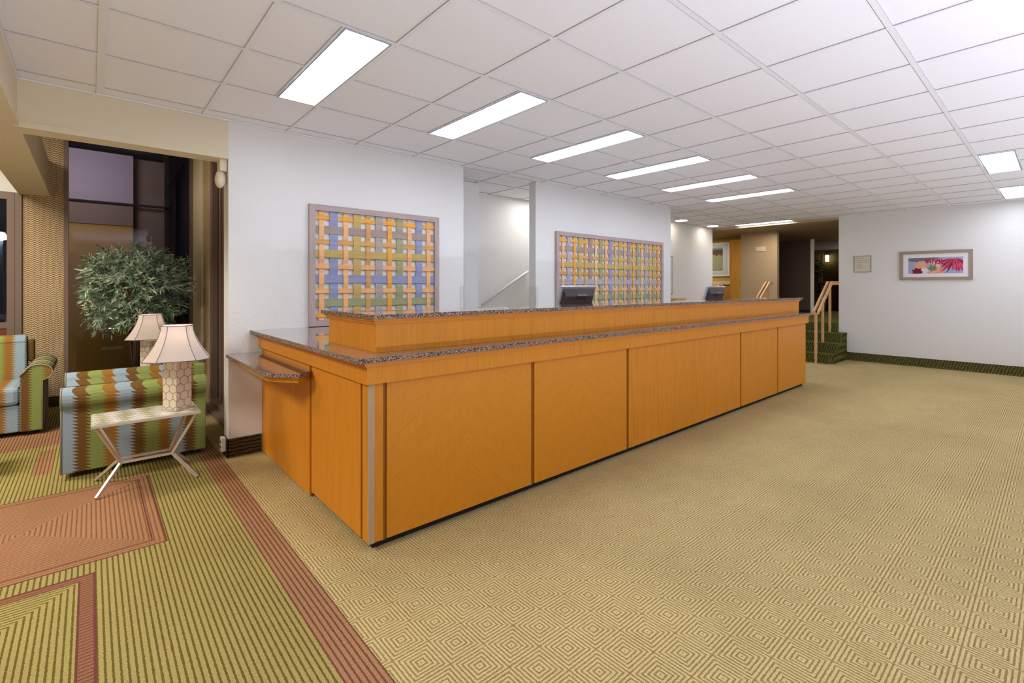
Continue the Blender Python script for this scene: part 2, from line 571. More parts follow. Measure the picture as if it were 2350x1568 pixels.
# suspended ceiling: tiles set up behind a T-bar grid, cut out around the lights
GX0, GY0, G = 0.047, 4.243, 0.61
troffers = [(1.267+1.22*i-0.285, 1.267+1.22*i-0.022, 2.425, 3.62) for i in range(6)]
troffers.append((10.44, 10.68, 3.55, 4.66))
side_troffers = [(6.79, 7.95, 0.30, 0.57), (9.23, 10.39, 0.30, 0.57)]
lights = troffers + side_troffers


def ceil_region(x0, x1, y0, y1, mb):
    i0 = math.floor((x0-GX0)/G); j0 = math.floor((y0-GY0)/G)
    xs = [x0]+[GX0+G*i for i in range(i0+1, i0+40) if GX0+G*i < x1-0.02]+[x1]
    ys = [y0]+[GY0+G*j for j in range(j0+1, j0+40) if GY0+G*j < y1-0.02]+[y1]
    for a in range(len(xs)-1):
        for c in range(len(ys)-1):
            X0, X1, Y0, Y1 = xs[a], xs[a+1], ys[c], ys[c+1]
            wx0 = 0.019 if abs(X0-GX0) < 0.01 else 0.012; wx1 = 0.019 if abs(X1-GX0) < 0.01 else 0.012
            if X0 > 1.9: wx0 = wx1 = 0.010
            wy = 0.014
            tx0, tx1, ty0, ty1 = X0+wx0, X1-wx1, Y0+wy, Y1-wy
            # split a cell around a light that lies in it
            subs = [(tx0, tx1, ty0, ty1)]
            for lx0, lx1, ly0, ly1 in lights:
                if lx0 < tx1 and lx1 > tx0 and ly0 < ty1 and ly1 > ty0:
                    ns = []
                    if ly1-ly0 > lx1-lx0:
                        if lx0-0.012-tx0 > 0.05: ns.append((tx0, lx0-0.012, ty0, ty1))
                        if tx1-lx1-0.012 > 0.05: ns.append((lx1+0.012, tx1, ty0, ty1))
                        if ty1 > ly1+0.05: ns.append((max(tx0, lx0), tx1, ly1+0.012, ty1))
                        if ty0 < ly0-0.05: ns.append((max(tx0, lx0), tx1, ty0, ly0-0.012))
                    else:
                        if ly0-0.012-ty0 > 0.05: ns.append((tx0, tx1, ty0, ly0-0.012))
                        if ty1-ly1-0.012 > 0.05: ns.append((tx0, tx1, ly1+0.012, ty1))
                        if tx1 > lx1+0.05: ns.append((lx1+0.012, tx1, max(ty0, ly0-0.01), min(ty1, ly1+0.01)))
                        if tx0 < lx0-0.05: ns.append((tx0, lx0-0.012, max(ty0, ly0-0.01), min(ty1, ly1+0.01)))
                    subs = ns
            dz = 0.006
            # bottom faces of the T-bars around the cell: built as slabs minus sub tiles
            for (p, q, r, t) in subs:
                mb.quad([(p, r, CE+dz), (p, t, CE+dz), (q, t, CE+dz), (q, r, CE+dz)], 0)
                for P4 in ([(p, r), (q, r)], [(q, r), (q, t)], [(q, t), (p, t)], [(p, t), (p, r)]):
                    (ax, ay), (bx, by) = P4
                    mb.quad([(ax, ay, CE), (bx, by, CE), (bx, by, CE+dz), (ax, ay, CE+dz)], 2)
            # bar faces
            if len(subs) == 1 and subs[0] == (tx0, tx1, ty0, ty1):
                holes = subs
            else:
                holes = subs + [(max(X0, l[0]-0.004), min(X1, l[1]+0.004), max(Y0, l[2]-0.004), min(Y1, l[3]+0.004)) for l in lights if l[0] < X1 and l[1] > X0 and l[2] < Y1 and l[3] > Y0]
            cx = sorted({X0, X1, *[h[0] for h in holes], *[h[1] for h in holes]})
            cy = sorted({Y0, Y1, *[h[2] for h in holes], *[h[3] for h in holes]})
            for ii in range(len(cx)-1):
                for jj in range(len(cy)-1):
                    mx_, my_ = (cx[ii]+cx[ii+1])/2, (cy[jj]+cy[jj+1])/2
                    if cx[ii+1]-cx[ii] < 1e-5 or cy[jj+1]-cy[jj] < 1e-5: continue
                    if any(h[0] < mx_ < h[1] and h[2] < my_ < h[3] for h in holes): continue
                    mb.quad([(cx[ii], cy[jj], CE), (cx[ii], cy[jj+1], CE), (cx[ii+1], cy[jj+1], CE), (cx[ii+1], cy[jj], CE)], 1)


mb = MB()
ceil_region(-0.355, FX, -4.9, WY, mb)
ceil_region(3.13, 7.45, WY, 5.45, mb)
ceil_region(7.45, FX, WY, 5.25, mb)
mb.box(-0.35, FX, -4.9, 5.45, CE+0.1, CE+0.16, 0)
struct('ceiling', mb, ['tile', 'tbar', 'reveal_shade'])
struct('ceiling_lounge', MB().box(-5, 1.2, -4.9, 7.9, 3.2, 3.3), 'white')

wb = MB()
wb.box(0.83, 3.13, WY, WY+0.17, 0, CE)
struct('wall_back', wb, 'wall')
struct('wall_back_middle', MB().box(4.25, 7.45, WY, WY+0.12, 0, CE), 'wall')
struct('wall_stairwell', MB().box(3.0, 3.66, 4.95, 5.07, 0, CE).box(3.66, 3.76, 4.95, 5.45, 0, CE), 'wall')
struct('wall_alcove', MB().box(3.0, 7.5, 5.45, 5.57, 0, CE), 'wall')
struct('wall_back_right', MB().box(7.33, 7.45, WY+0.12, 5.45, 0, CE).box(7.45, FX-0.05, 5.25, 5.37, 0, CE), 'wall')
struct('wall_right', MB().box(FX, FX+0.12, -4.9, 2.80, 0, CE), 'wall')
struct('wall_front', MB().box(-5, FX+0.2, -5.0, -4.88, 0, 3.3), 'wall')
struct('wall_left', MB().box(-5.1, -4.98, -5, 7.9, 0, 3.3), 'wall')
# wall angle trims under the ceiling
struct('trim_1', MB().box(-0.355, 3.13, WY-0.022, WY-0.001, CE-0.006, CE+0.004).box(4.25, 7.45, WY-0.022, WY-0.001, CE-0.006, CE+0.004)
       .box(FX-0.022, FX-0.001, -4.8, 2.80, CE-0.006, CE+0.004).box(3.76, 4.25, 5.40, 5.449, CE-0.03, CE-0.001), 'white')
# long header beam over the lounge edge and the cross header above the lounge opening
struct('wall_header', MB().box(-0.355, 0.83, WY, WY+0.15, 2.415, 3.2), 'cream')
struct('trim_2', MB().box(-0.375, 0.83, WY-0.012, WY+0.17, 2.395, 2.435), 'cream')
struct('trim_3', MB().box(-0.58, -0.357, -4.88, 7.60, 2.44, 2.81).box(-0.60, -0.345, -4.88, 7.60, 2.40, 2.44).box(-0.375, -0.355, -4.88, WY, 2.44, 3.2), 'cream')

# lounge far wall with two windows
LY = 7.60
lw = MB()
lw.box(-0.57, -0.235, LY, LY+0.2, 0.0, 3.2)
lw.box(-5, -0.57, LY, LY+0.2, 0.0, 0.80)
lw.box(1.03, 1.3, LY, LY+0.2, 0, 3.2)
struct('wall_lounge', lw, 'paper')
struct('wall_lounge_upper', MB().box(-5, -0.575, LY-0.01, LY+0.2, 2.41, 3.2), 'wall')
w1 = MB()
for q in ((-0.235, -0.195, LY-0.02, LY+0.12, 0.0, 3.2), (0.99, 1.03, LY-0.02, LY+0.12, 0.0, 3.2), (-0.195, 0.99, LY-0.02, LY+0.12, 0.0, 0.10), (-0.195, 0.99, LY-0.02, LY+0.12, 3.12, 3.2)):
    w1.box(*q)
win1 = struct('window_1', w1, 'frame')
MB().box(-0.195, 0.99, LY+0.03, LY+0.04, 0.10, 3.12).build('window_pane', 'glass', win1)
w2 = MB()
for q in ((-0.69, -0.575, LY-0.03, LY+0.12, 0.80, 2.41), (-3.2, -0.69, LY-0.03, LY+0.12, 2.33, 2.41), (-3.2, -0.69, LY-0.03, LY+0.12, 0.92, 0.98), (-3.3, -3.2, LY-0.03, LY+0.12, 0.80, 2.41)):
    w2.box(*q)
w2.box(-0.645, -0.63, LY-0.036, LY-0.03, 0.80, 2.41)
win2 = struct('window_2', w2, 'frame')
MB().box(-3.2, -0.69, LY+0.03, LY+0.04, 0.98, 2.33).build('window_pane', 'glass', win2)
MB().box(-3.2, -0.69, LY-0.02, LY+0.1, 0.80, 0.92).build('window_sill', 'rust_panel', win2)
struct('wall_lounge_left_end', MB().box(-5, -3.3, LY, LY+0.2, 0.8, 2.41), 'wall')
# side wall of the lounge: pilaster, wallpaper strip and a dark glazed door
LX = 1.04
struct('wall_lounge_side', MB().box(LX, LX+0.2, 6.50, 6.95, 0, 3.2).box(LX, LX+0.2, 4.57, 5.70, 0, 3.2), 'paper')
struct('trim_4', MB().box(LX-0.02, LX+0.2, 6.95, LY, 0, 3.2), 'cream')
dr_ = MB()
for q in ((LX, LX+0.12, 6.36, 6.50, 0, 3.2), (LX, LX+0.12, 5.70, 5.80, 0, 3.2), (LX+0.02, LX+0.1, 6.02, 6.10, 0.1, 3.1), (LX, LX+0.12, 5.80, 6.36, 0, 0.10), (LX, LX+0.12, 5.80, 6.36, 3.1, 3.2)):
    dr_.box(*q)
door1 = struct('door_1', dr_, 'frame')
MB().box(LX+0.05, LX+0.06, 5.8, 6.36, 0.1, 3.1).build('door_pane', 'glass', door1)
struct('trim_5', MB().box(LX-0.07, LX-0.001, 4.60, 6.50, 0, 0.035), 'frame')
struct('baseboard_lounge', MB().box(-0.57, -0.235, LY-0.02, LY-0.001, 0, 0.12), 'covex')

# carpet skirtings
struct('baseboard_back', MB().box(0.822, 1.07, WY-0.012, WY-0.001, 0, 0.150).box(0.818, 0.829, WY-0.012, WY+0.17, 0, 0.150), 'covex')
mb = MB()
mb.prism([(FX-0.001, 0), (FX-0.03, 0), (FX-0.012, 0.02), (FX-0.010, 0.150), (FX-0.001, 0.150)], 1, -4.8, 2.68)
struct('baseboard_right', mb, 'cove')

# ------------------------------------------------------------ stairs and raised hall
H = 0.68
st = MB()
ys0, ys1 = 2.67, 5.25
for k, x in enumerate((9.88, 10.16, 10.44)):
    z1 = 0.17*(k+1)
    # step with a rounded nose and a rounded near corner
    n = 6; r = 0.10 if k == 0 else 0.05
    y0 = ys0
    prof = [(FX-0.001, y0)]
    prof += [(x+r-r*sin(t*pi/2/n), y0+r-r*cos(t*pi/2/n)) for t in range(n+1)]
    prof += [(x, ys1-0.001), (FX-0.001, ys1-0.001)]
    st.prism(prof, 2, z1-0.17+0.0005, z1-0.03)
    prof2 = [(FX-0.001, y0-0.006)] + [(x-0.012+r-r*sin(t*pi/2/n), y0-0.006+r-r*cos(t*pi/2/n)) for t in range(n+1)] + [(x-0.012, ys1-0.001), (FX-0.001, ys1-0.001)]
    st.prism(prof2, 2, z1-0.03, z1)
st.box(FX, FX+0.3, 2.80, ys1, 0.0, H)
o = st.build('carpeted_steps', 'stair')
tag(o, 'flight of green carpeted steps with rounded corner beside white wall', 'stairs')
struct('floor_hall', MB().box(FX+0.3, 17.0, 1.0, 8.0, 0.55, H), 'stair')
# hall walls
struct('wall_hall', MB().box(12.2, 12.32, 4.43, 5.28, H, 2.72), 'brownwall')
struct('trim_6', MB().box(12.19, 12.34, 5.28, 5.54, H, 2.56), 'orangewood')
hw = MB()
hw.box(12.9, 13.0, 5.2, 8.0, H, 2.75)
struct('wall_hall_back', hw, 'ochre')
struct('trim_7', MB().box(12.86, 12.899, 5.2, 8.0, 1.44, 1.53), 'cream')
struct('wall_hall_lower', MB().box(12.88, 12.899, 5.2, 8.0, H, 1.40), 'orangewood')
struct('ceiling_hall', MB().box(FX+0.3, 17.0, 1.0, 8.0, 2.70, 2.78), 'brownwall')
struct('trim_8', MB().box(FX-0.02, FX+0.3, 2.80, 5.37, 2.66, 2.78), 'brownwall')
struct('wall_hall_left', MB().box(FX-0.05, FX+0.05, 5.37, 8.0, 0, 2.75).box(FX, 17, 8.0, 8.1, 0, 2.8), 'ochre')
struct('wall_hall_end', MB().box(16.0, 16.1, 1.0, 4.1, H, 2.7).box(16.0, 16.1, 4.1, 5.1, 2.45, 2.7).box(16.0, 16.1, 5.1, 8.0, H, 2.7), 'wall')
struct('wall_hall_right', MB().box(FX+0.12, 16.1, 2.3, 2.4, 0, 2.7), 'brownwall')
d2 = struct('door_2', MB().box(13.5, 13.56, 4.12, 4.90, H, 2.56), 'door_brown')
MB().box(13.47, 13.5, 4.045, 4.12, H, 2.56).build('door_edge', 'white', d2)
struct('baseboard_hall', MB().box(13.47, 13.499, 4.12, 4.90, H, 0.80), 'dark')
w3 = MB()
for q in ((15.95, 16.0, 4.1, 4.14, H, 2.45), (15.95, 16.0, 5.06, 5.1, H, 2.45), (15.95, 16.0, 4.14, 5.06, 2.41, 2.45), (15.95, 16.0, 4.58, 4.61, H, 2.41)): w3.box(*q)
win3 = struct('window_3', w3, 'frame')
MB().box(16.02, 16.03, 4.1, 5.1, H, 2.45).build('window_pane', 'glass', win3)
struct('wall_porch', MB().box(17.2, 17.3, 3, 6.5, 0.5, 3.2), 'ochre_out')
t = thing('wall_lantern', 'lit glass wall lantern glowing behind the far hall window', 'wall lamp', (17.18, 4.78, 2.2))
MB().box(17.05, 17.13, 4.73, 4.81, 2.16, 2.36, bev=0.01).build('lantern_glass', 'lantern', t, True)
MB().box(17.03, 17.15, 4.71, 4.83, 2.36, 2.39).box(17.13, 17.2, 4.75, 4.79, 2.2, 2.3).build('lantern_bracket', 'dark', t, True)


# ------------------------------------------------------------ fluorescent troffers
def troffer(x0, x1, y0, y1, label, grp):
    t = thing('ceiling_light', label, 'ceiling light', ((x0+x1)/2, (y0+y1)/2, CE), 0, grp)
    f = MB(); w = 0.010
    f.box(x0, x0+w, y0, y1, CE-0.004, CE+0.05).box(x1-w, x1, y0, y1, CE-0.004, CE+0.05)
    f.box(x0+w, x1-w, y0, y0+w, CE-0.004, CE+0.05).box(x0+w, x1-w, y1-w, y1, CE-0.004, CE+0.05)
    f.build('frame', 'lampframe', t, True)
    MB().box(x0+w, x1-w, y0+w, y1-w, CE+0.008, CE+0.012).build('diffuser', 'lens', t, True)
    l = MB(); long_y = (y1-y0) > (x1-x0)
    for k in range(1, 8):
        if long_y: c = y0+(y1-y0)*k/8; l.box(x0+w, x1-w, c-0.0012, c+0.0012, CE+0.002, CE+0.008)
        else: c = x0+(x1-x0)*k/8; l.box(c-0.0012, c+0.0012, y0+w, y1-w, CE+0.002, CE+0.008)
    if long_y: l.box((x0+x1)/2-0.0012, (x0+x1)/2+0.0012, y0+w, y1-w, CE+0.002, CE+0.008)
    else: l.box(x0+w, x1-w, (y0+y1)/2-0.0012, (y0+y1)/2+0.0012, CE+0.002, CE+0.008)
    l.build('lens_grid', 'louver', t, True)


ords = ['nearest and largest', 'second nearest', 'third from the lounge', 'fourth from the lounge', 'fifth from the lounge', 'sixth from the lounge']
for k, tf in enumerate(troffers[:6]):
    troffer(*tf, 'long fluorescent ceiling light above the reception desk, %s of that row' % ords[k], 'fluorescent lights above the desk')
troffer(*troffers[6], 'fluorescent ceiling light edge-on in front of the raised hall opening', 'fluorescent lights above the desk')
troffer(*side_troffers[0], 'lengthwise fluorescent light at right, nearer of the two side ones', 'fluorescent lights on the right side')
troffer(*side_troffers[1], 'lengthwise fluorescent light at right, closer to the picture wall', 'fluorescent lights on the right side')
for k, (x, y) in enumerate(((8.86, 5.0), (10.17, 5.0))):
    t = thing('downlight', ['round recessed downlight over white wall, nearer the woven art', 'round recessed downlight over white wall, nearer the orange wood hall'][k], 'downlight', (x, y, CE), 0, 'recessed downlights')
    MB().lathe([(0.115, -0.012), (0.14, -0.010), (0.14, 0.0), (0.115, 0.0)], 24).build('trim_ring', 'white', t)
    MB().lathe([(0.1145, -0.014), (0.1145, -0.002)], 24).build('lens', 'down', t)

# ------------------------------------------------------------ reception desk
BX0, BX1, BY0 = 1.075, 7.47, 2.345
desk = thing('reception_desk', 'long L-shaped oak reception desk with two granite-topped levels', 'reception desk', (BX0, BY0, 0))
MB().box(BX0+0.035, BX1-0.03, BY0+0.035, 2.95, 0.001, 0.95).box(BX0+0.035, 1.72, 2.95, WY-0.004, 0.001, 0.95).build('carcass', 'dark', desk, True)
gx = [1.160, 2.237, 3.312, 4.37, 5.42, 6.475, BX1]
for k in range(6):
    a, c = gx[k], gx[k+1]
    ga = 0.016 if k != 3 else 0.0015
    gb = 0.016 if k != 2 else 0.0015
    if k == 5: gb = 0.0
    p = MB().box(a+ga-(a+c)/2, c-gb-(a+c)/2, -0.035, 0.0, 0.045, 0.872)
    o = p.build('front_panel', 'oakc' if k in (0, 1, 5) else 'oak', desk)
    o.location = ((a+c)/2-BX0, 0.035, 0)
    if k > 0 and k != 3:
        MB().box(a-0.016, a+0.016, BY0+0.014, BY0+0.034, 0.035, 0.872).build('batten', 'oakd', desk, True)
MB().box(gx[0]-0.008, gx[0]+0.016, BY0+0.014, BY0+0.034, 0.035, 0.872).build('batten', 'oakd', desk, True)
# corner post with a beige edge guard let in
MB().box(BX0, BX0+0.078, BY0, BY0+0.034, 0.045, 0.872).box(BX0, BX0+0.034, BY0+0.034, BY0+0.078, 0.045, 0.872).build('corner_post', 'oak', desk, True)
MB().box(BX0-0.003, BX0+0.030, BY0-0.003, BY0, 0.045, 0.872).box(BX0-0.003, BX0, BY0, BY0+0.006, 0.045, 0.872).build('edge_guard', 'beige', desk, True)['label'] = 'beige strip on the corner'
for (a, c) in ((BY0+0.10, 3.20), (3.235, WY-0.004)):
    MB().box(BX0, BX0+0.034, a, c, 0.045 if a < 3 else 0.012, 0.872).build('side_panel', 'oak', desk, True)
MB().box(BX0+0.014, BX0+0.034, 3.2, 3.235, 0.035, 0.872).build('batten', 'oakd', desk, True)
MB().box(BX0+0.014, BX0+0.034, BY0+0.078, BY0+0.10, 0.035, 0.872).build('batten', 'oakd', desk, True)
MB().box(BX1-0.03, BX1, BY0+0.036, 2.95, 0.045, 0.872).build('end_panel', 'oak', desk, True)
# header band and moulding, mitred round the corner
hx, hy = BX0-0.025, BY0-0.03
MB().box(hx, BX1+0.025, hy, BY0+0.03, 0.872, 0.961).build('header_band', 'oak', desk, True)
MB().box(hx, BX0+0.03, BY0+0.03, WY-0.004, 0.872, 0.961).build('header_band', 'oak', desk, True)


def lprof(mb, outx, outy, z0, z1, x1, yb=WY-0.004, inn=0.12):
    """L-shaped strip (front + left side), outer corner at outx,outy"""
    pts = [(outx, outy), (x1, outy), (x1, outy+inn), (outx+inn, outy+inn), (outx+inn, yb), (outx, yb)]
    mb.prism(pts, 2, z0, z1)
    return mb


mo = MB()
lprof(mo, hx-0.008, hy-0.008, 0.961, 0.970, BX1+0.03)
lprof(mo, hx-0.016, hy-0.016, 0.970, 0.982, BX1+0.036)
lprof(mo, hx-0.026, hy-0.026, 0.982, 0.990, BX1+0.042)
mo.build('moulding', 'oakh', desk, True)
# lower granite
sx, sy = 0.985, 2.275
mb = MB()
slab(mb, [(sx, sy), (BX1+0.06, sy), (BX1+0.06, 2.95), (1.78, 2.95), (1.78, WY-0.002), (sx, WY-0.002)], 0.990, 1.015)
mb.build('counter_slab', ['granite', 'granite_edge'], desk, True)
# raised tier
tx0, ty0, tx1 = 1.156, 2.43, 7.47
mb = MB()
mb.box(tx0, tx1, ty0, ty0+0.03, 1.0155, 1.165).box(tx0, tx0+0.03, ty0+0.03, 3.11, 1.0155, 1.165)
mb.box(tx0+0.03, tx1, ty0+0.25, ty0+0.27, 1.0155, 1.165).box(tx1-0.03, tx1, ty0+0.03, ty0+0.25, 1.0155, 1.165)
mb.box(tx0+0.25, tx0+0.27, ty0+0.27, 3.11, 1.0155, 1.165).box(tx0+0.03, tx0+0.25, 3.09, 3.11, 1.0155, 1.165)
mb.build('upper_panel', 'oak', desk, True)
mb = MB()
for dz0, dz1, ov in ((1.165, 1.174, 0.006), (1.174, 1.187, 0.014), (1.187, 1.199, 0.026)):
    mb.prism([(tx0-ov, ty0-ov), (tx1+ov*0.6, ty0-ov), (tx1+ov*0.6, ty0+0.28), (tx0+0.28, ty0+0.28), (tx0+0.28, 3.12+ov*0.5), (tx0-ov, 3.12+ov*0.5)], 2, dz0, dz1)
mb.build('upper_moulding', 'oakh', desk, True)
mb = MB()
slab(mb, [(1.118, 2.392), (tx1+0.035, 2.392), (tx1+0.035, 2.74), (1.46, 2.74), (1.46, 3.15), (1.118, 3.15)], 1.199, 1.223)
mb.build('upper_slab', ['granite', 'granite_edge'], desk, True)
# granite writing ledge on the desk's left side, clipped at the front
ledge = thing('writing_ledge', 'low granite writing ledge with clipped corner on desk side', 'ledge', (0.95, 3.8, 0.83))
lp = [(0.812, WY-0.004), (0.812, 3.29), (0.965, 3.085), (1.0735, 3.19), (1.0735, WY-0.004)]
slab(MB(), lp, 0.808, 0.832).build('ledge_slab', ['granite', 'granite_edge'], ledge, True)
lp2 = [(0.845, WY-0.004), (0.845, 3.31), (0.97, 3.125), (1.0735, 3.215), (1.0735, WY-0.004)]
MB().prism(lp2, 2, 0.772, 0.808).build('apron', 'oakhy', ledge, True)
# clerks' worktop behind the raised tier
wt = thing('clerk_worktop', 'lower worktop behind the raised desk tier', 'worktop', (4.4, 3.1, 0))
MB().box(1.80, 7.45, 2.951, 3.55, 0.73, 0.76).build('worktop', 'white', wt, True)
for x in (1.84, 4.4, 7.40): MB().box(x, x+0.03, 2.96, 3.5, 0.001, 0.73).build('support_panel', 'oak', wt, True)


def monitor(x, y, label, rz=0.0, sc=1.0):
    t = thing('computer_monitor', label, 'monitor', (x, y, 0.76), rz, 'computer monitors on the worktop')
    MB().box(-0.13, 0.13, -0.09, 0.09, 0.0012, 0.018, bev=0.005).build('base', 'black', t)
    MB().box(-0.03, 0.03, -0.02, 0.02, 0.018, 0.40).build('stand', 'black', t)
    R = Matrix.Rotation(radians(17), 3, 'X')     # top leans towards the lobby
    org = (0, 0, 0.45)
    z0, z1, hw = 0.265, 0.625, 0.245
    m1 = MB(); m1.box(-hw, hw, 0.0, 0.03, z0, z1, 0, 0.004, R, org)
    m1.build('bezel', 'silver', t)
    b = MB()
    # bulged rear shell
    ys = [(-hw+0.022, z0+0.025), (hw-0.022, z0+0.025), (hw-0.022, z1-0.022), (-hw+0.022, z1-0.022)]
    ins = [(-hw+0.05, z0+0.06), (hw-0.05, z0+0.06), (hw-0.05, z1-0.09), (-hw+0.05, z1-0.09)]
    A = [b.bm.verts.new(R @ (Vector((p[0], -0.001, p[1]))-Vector(org))+Vector(org)) for p in ys]
    B_ = [b.bm.verts.new(R @ (Vector((p[0], -0.03, p[1]))-Vector(org))+Vector(org)) for p in ins]
    for i in range(4): b.bm.faces.new((A[i], A[(i+1) % 4], B_[(i+1) % 4], B_[i]))
    b.bm.faces.new(B_)
    b.build('rear_shell', 'grey', t)
    MB().box(-0.03, 0.085, -0.036, -0.028, z1-0.125, z1-0.085, 0, 0.0, R, org).build('handle_recess', 'black', t)
    MB().box(-0.035, 0.09, -0.040, -0.028, z1-0.085, z1-0.074, 0, 0.0, R, org).build('handle_lip', 'silver', t)
    MB().box(-hw+0.012, hw-0.012, 0.0302, 0.032, z0+0.02, z1-0.012, 0, 0.0, R, org).build('screen', 'black', t)
    return t


monitor(3.50, 3.07, 'dark computer monitor seen from behind, in front of woven art')
monitor(6.33, 3.10, 'dark computer monitor seen from behind, near far desk end')

# ------------------------------------------------------------ woven wall art


def weave(x0, x1, z0, z1, vs, hs, label):
    fr = 0.052
    t = thing('woven_wall_art', label, 'wall art', ((x0+x1)/2, WY-0.002, z0), 0, 'framed woven slat art')
    yb, yf = WY-0.003, WY-0.036
    MB().box(x0, x0+fr, yf, yb, z0, z1).build('frame_side', 'mauvez', t, True)
    MB().box(x1-fr, x1, yf, yb, z0, z1).build('frame_side', 'mauvez', t, True)
    MB().box(x0+fr, x1-fr, yf, yb, z1-fr, z1).build('frame_rail', 'mauve', t, True)
    MB().box(x0+fr, x1-fr, yf, yb, z0, z0+fr).build('frame_rail', 'mauve', t, True)
    yc = WY-0.016; amp = 0.004; th = 0.0018
    ix0, ix1, iz0, iz1 = x0+fr+0.001, x1-fr-0.001, z0+fr+0.001, z1-fr-0.001

    def strip(a0, a1, cen, half, marks, par, vertical, mat):
        # path samples: height offset at each crossing
        n = len(marks); pts = [(a0, 0.0)]
        for k, mk in enumerate(marks):
            s = 1 if (k+par) % 2 == 0 else -1
            h = mk[1]
            pts.append((mk[0]-h, s)); pts.append((mk[0]+h, s))
        pts.append((a1, 0.0))
        pts = sorted(pts)
        bmx = MB(); prev = None
        for a, s in pts:
            yy = yc - s*amp
            if vertical: q = [(cen-half, yy-th, a), (cen+half, yy-th, a), (cen+half, yy+th, a), (cen-half, yy+th, a)]
            else: q = [(a, yy-th, cen-half), (a, yy-th, cen+half), (a, yy+th, cen+half), (a, yy+th, cen-half)]
            vsx = [bmx.bm.verts.new(p) for p in q]
            if prev:
                for i in range(4): bmx.bm.faces.new((prev[i], prev[(i+1) % 4], vsx[(i+1) % 4], vsx[i]))
            else: bmx.bm.faces.new(vsx[::-1])
            prev = vsx
        bmx.bm.faces.new(prev)
        bmx.build('slat', mat, t, True)
    for j, (cx_, hf, mt) in enumerate(vs):
        # par: vertical j in front of row i when (i+j) odd; rows are listed top to bottom, marks bottom to top
        marks = [(h[0], h[1]*0.8) for h in hs[::-1]]
        nh = len(hs)
        par = (j + nh) % 2       # crossing k -> row i = nh-1-k ; front if (i+j) odd
        strip(iz0, iz1, cx_, hf, marks, par, True, mt)
    for i, (cz, hf, mt) in enumerate(hs):
        marks = [(v_[0], v_[1]*0.8) for v_ in vs]
        strip(ix0, ix1, cz, hf, marks, i % 2, False, mt)


HS = [(1.999, 0.020, 's_orange'), (1.889, 0.034, 's_mauve'), (1.781, 0.021, 's_brown'), (1.674, 0.036, 's_olive'), (1.558, 0.022, 's_peach'),
      (1.446, 0.037, 's_blue'), (1.336, 0.022, 's_peach'), (1.228, 0.035, 's_green'), (1.118, 0.021, 's_orange')]
cols1 = ['s_peach', 's_blue', 's_peach', 's_olive', 's_brown', 's_grey', 's_orange', 's_green', 's_peach', 's_blue', 's_peach']
v1 = [(1.561+i*0.1108, 0.023 if i % 2 == 0 else 0.0365, cols1[i]) for i in range(11)]
weave(1.450, 2.79, 1.02, 2.108, v1, HS, 'framed weave of orange, peach and blue slats on wall nearest the lounge')
c2 = ['s_peach', 's_lilac', 's_orange', 's_olive', 's_brown', 's_mauve', 's_yellow', 's_green', 's_peach', 's_blue', 's_tan', 's_olive', 's_tan', 's_mauve',
      's_orange', 's_green', 's_yellow', 's_lilac', 's_tan', 's_olive', 's_orange']
v2 = [(4.742+i*0.1143, 0.023 if i % 2 == 0 else 0.036, c2[i]) for i in range(21)]
HS2 = [list(h) for h in HS]; HS2[4][2] = 's_brown'; HS2[1][2] = 's_mauve'; HS2[5][2] = 's_lilac'
weave(4.60, 7.17, 1.02, 2.108, v2, [tuple(h) for h in HS2], 'wider framed weave of coloured slats behind the computer monitors')

# corner guards on the wall ends
for k, (x0, x1, lab) in enumerate(((3.085, 3.135, 'grey plastic corner guard on wall end beside first woven art'), (4.245, 4.295, 'grey plastic corner guard on wall end left of wide woven art'))):
    yy = WY
    mb = MB().box(x0, x1, yy-0.004, yy-0.0005, 0.1, 1.38)
    if k == 0: mb.box(3.1305, 3.134, yy-0.004, yy+0.05, 0.1, 1.38)
    else: mb.box(4.246, 4.2495, yy-0.004, yy+0.121, 0.1, 1.38)
    tag(mb.build('corner_guard', 'guard'), lab, 'corner guard', 'wall corner guards')

# small dark sign on the stairwell wall, staircase handrail
t = thing('wall_sign', 'narrow dark sign seen edge-on at the alcove opening', 'sign', (3.30, 4.94, 1.95))
MB().box(3.20, 3.44, 4.925, 4.949, 1.90, 2.12).build('panel', 'dark_panel', t, True)
MB().box(3.19, 3.45, 4.93, 4.9495, 1.89, 2.13).build('frame', 'guard', t, True)
t = thing('stair_handrail', 'white sloping wall handrail inside the alcove', 'handrail', (4.15, 5.40, 1.14))
MB().tube([(4.13, 5.37, 1.13), (4.97, 5.37, 1.58), (5.02, 5.37, 1.60), (5.03, 5.44, 1.60)], 0.020, 10).build('rail', 'white', t, True)
MB().tube([(4.15, 5.37, 1.13), (4.15, 5.449, 1.10)], 0.012, 8).lathe([(0.001, 1.08), (0.03, 1.085), (0.03, 1.10), (0.012, 1.12)], 12, cx=4.15, cy=5.42).build('bracket', 'white', t, True)
MB().tube([(4.9, 5.37, 1.53), (4.9, 5.449, 1.50)], 0.012, 8).build('bracket', 'white', t, True)

# dark framed board edge on the far back wall
t = thing('notice_board', 'thin dark framed board on wall just past the wide woven art', 'board', (8.7, 5.245, 1.3))
MB().box(8.40, 8.93, 5.225, 5.249, 1.22, 2.0).build('frame', 'print_sage', t, True)
MB().box(8.42, 8.91, 5.222, 5.225, 1.24, 1.98).build('panel', 'guard', t, True)


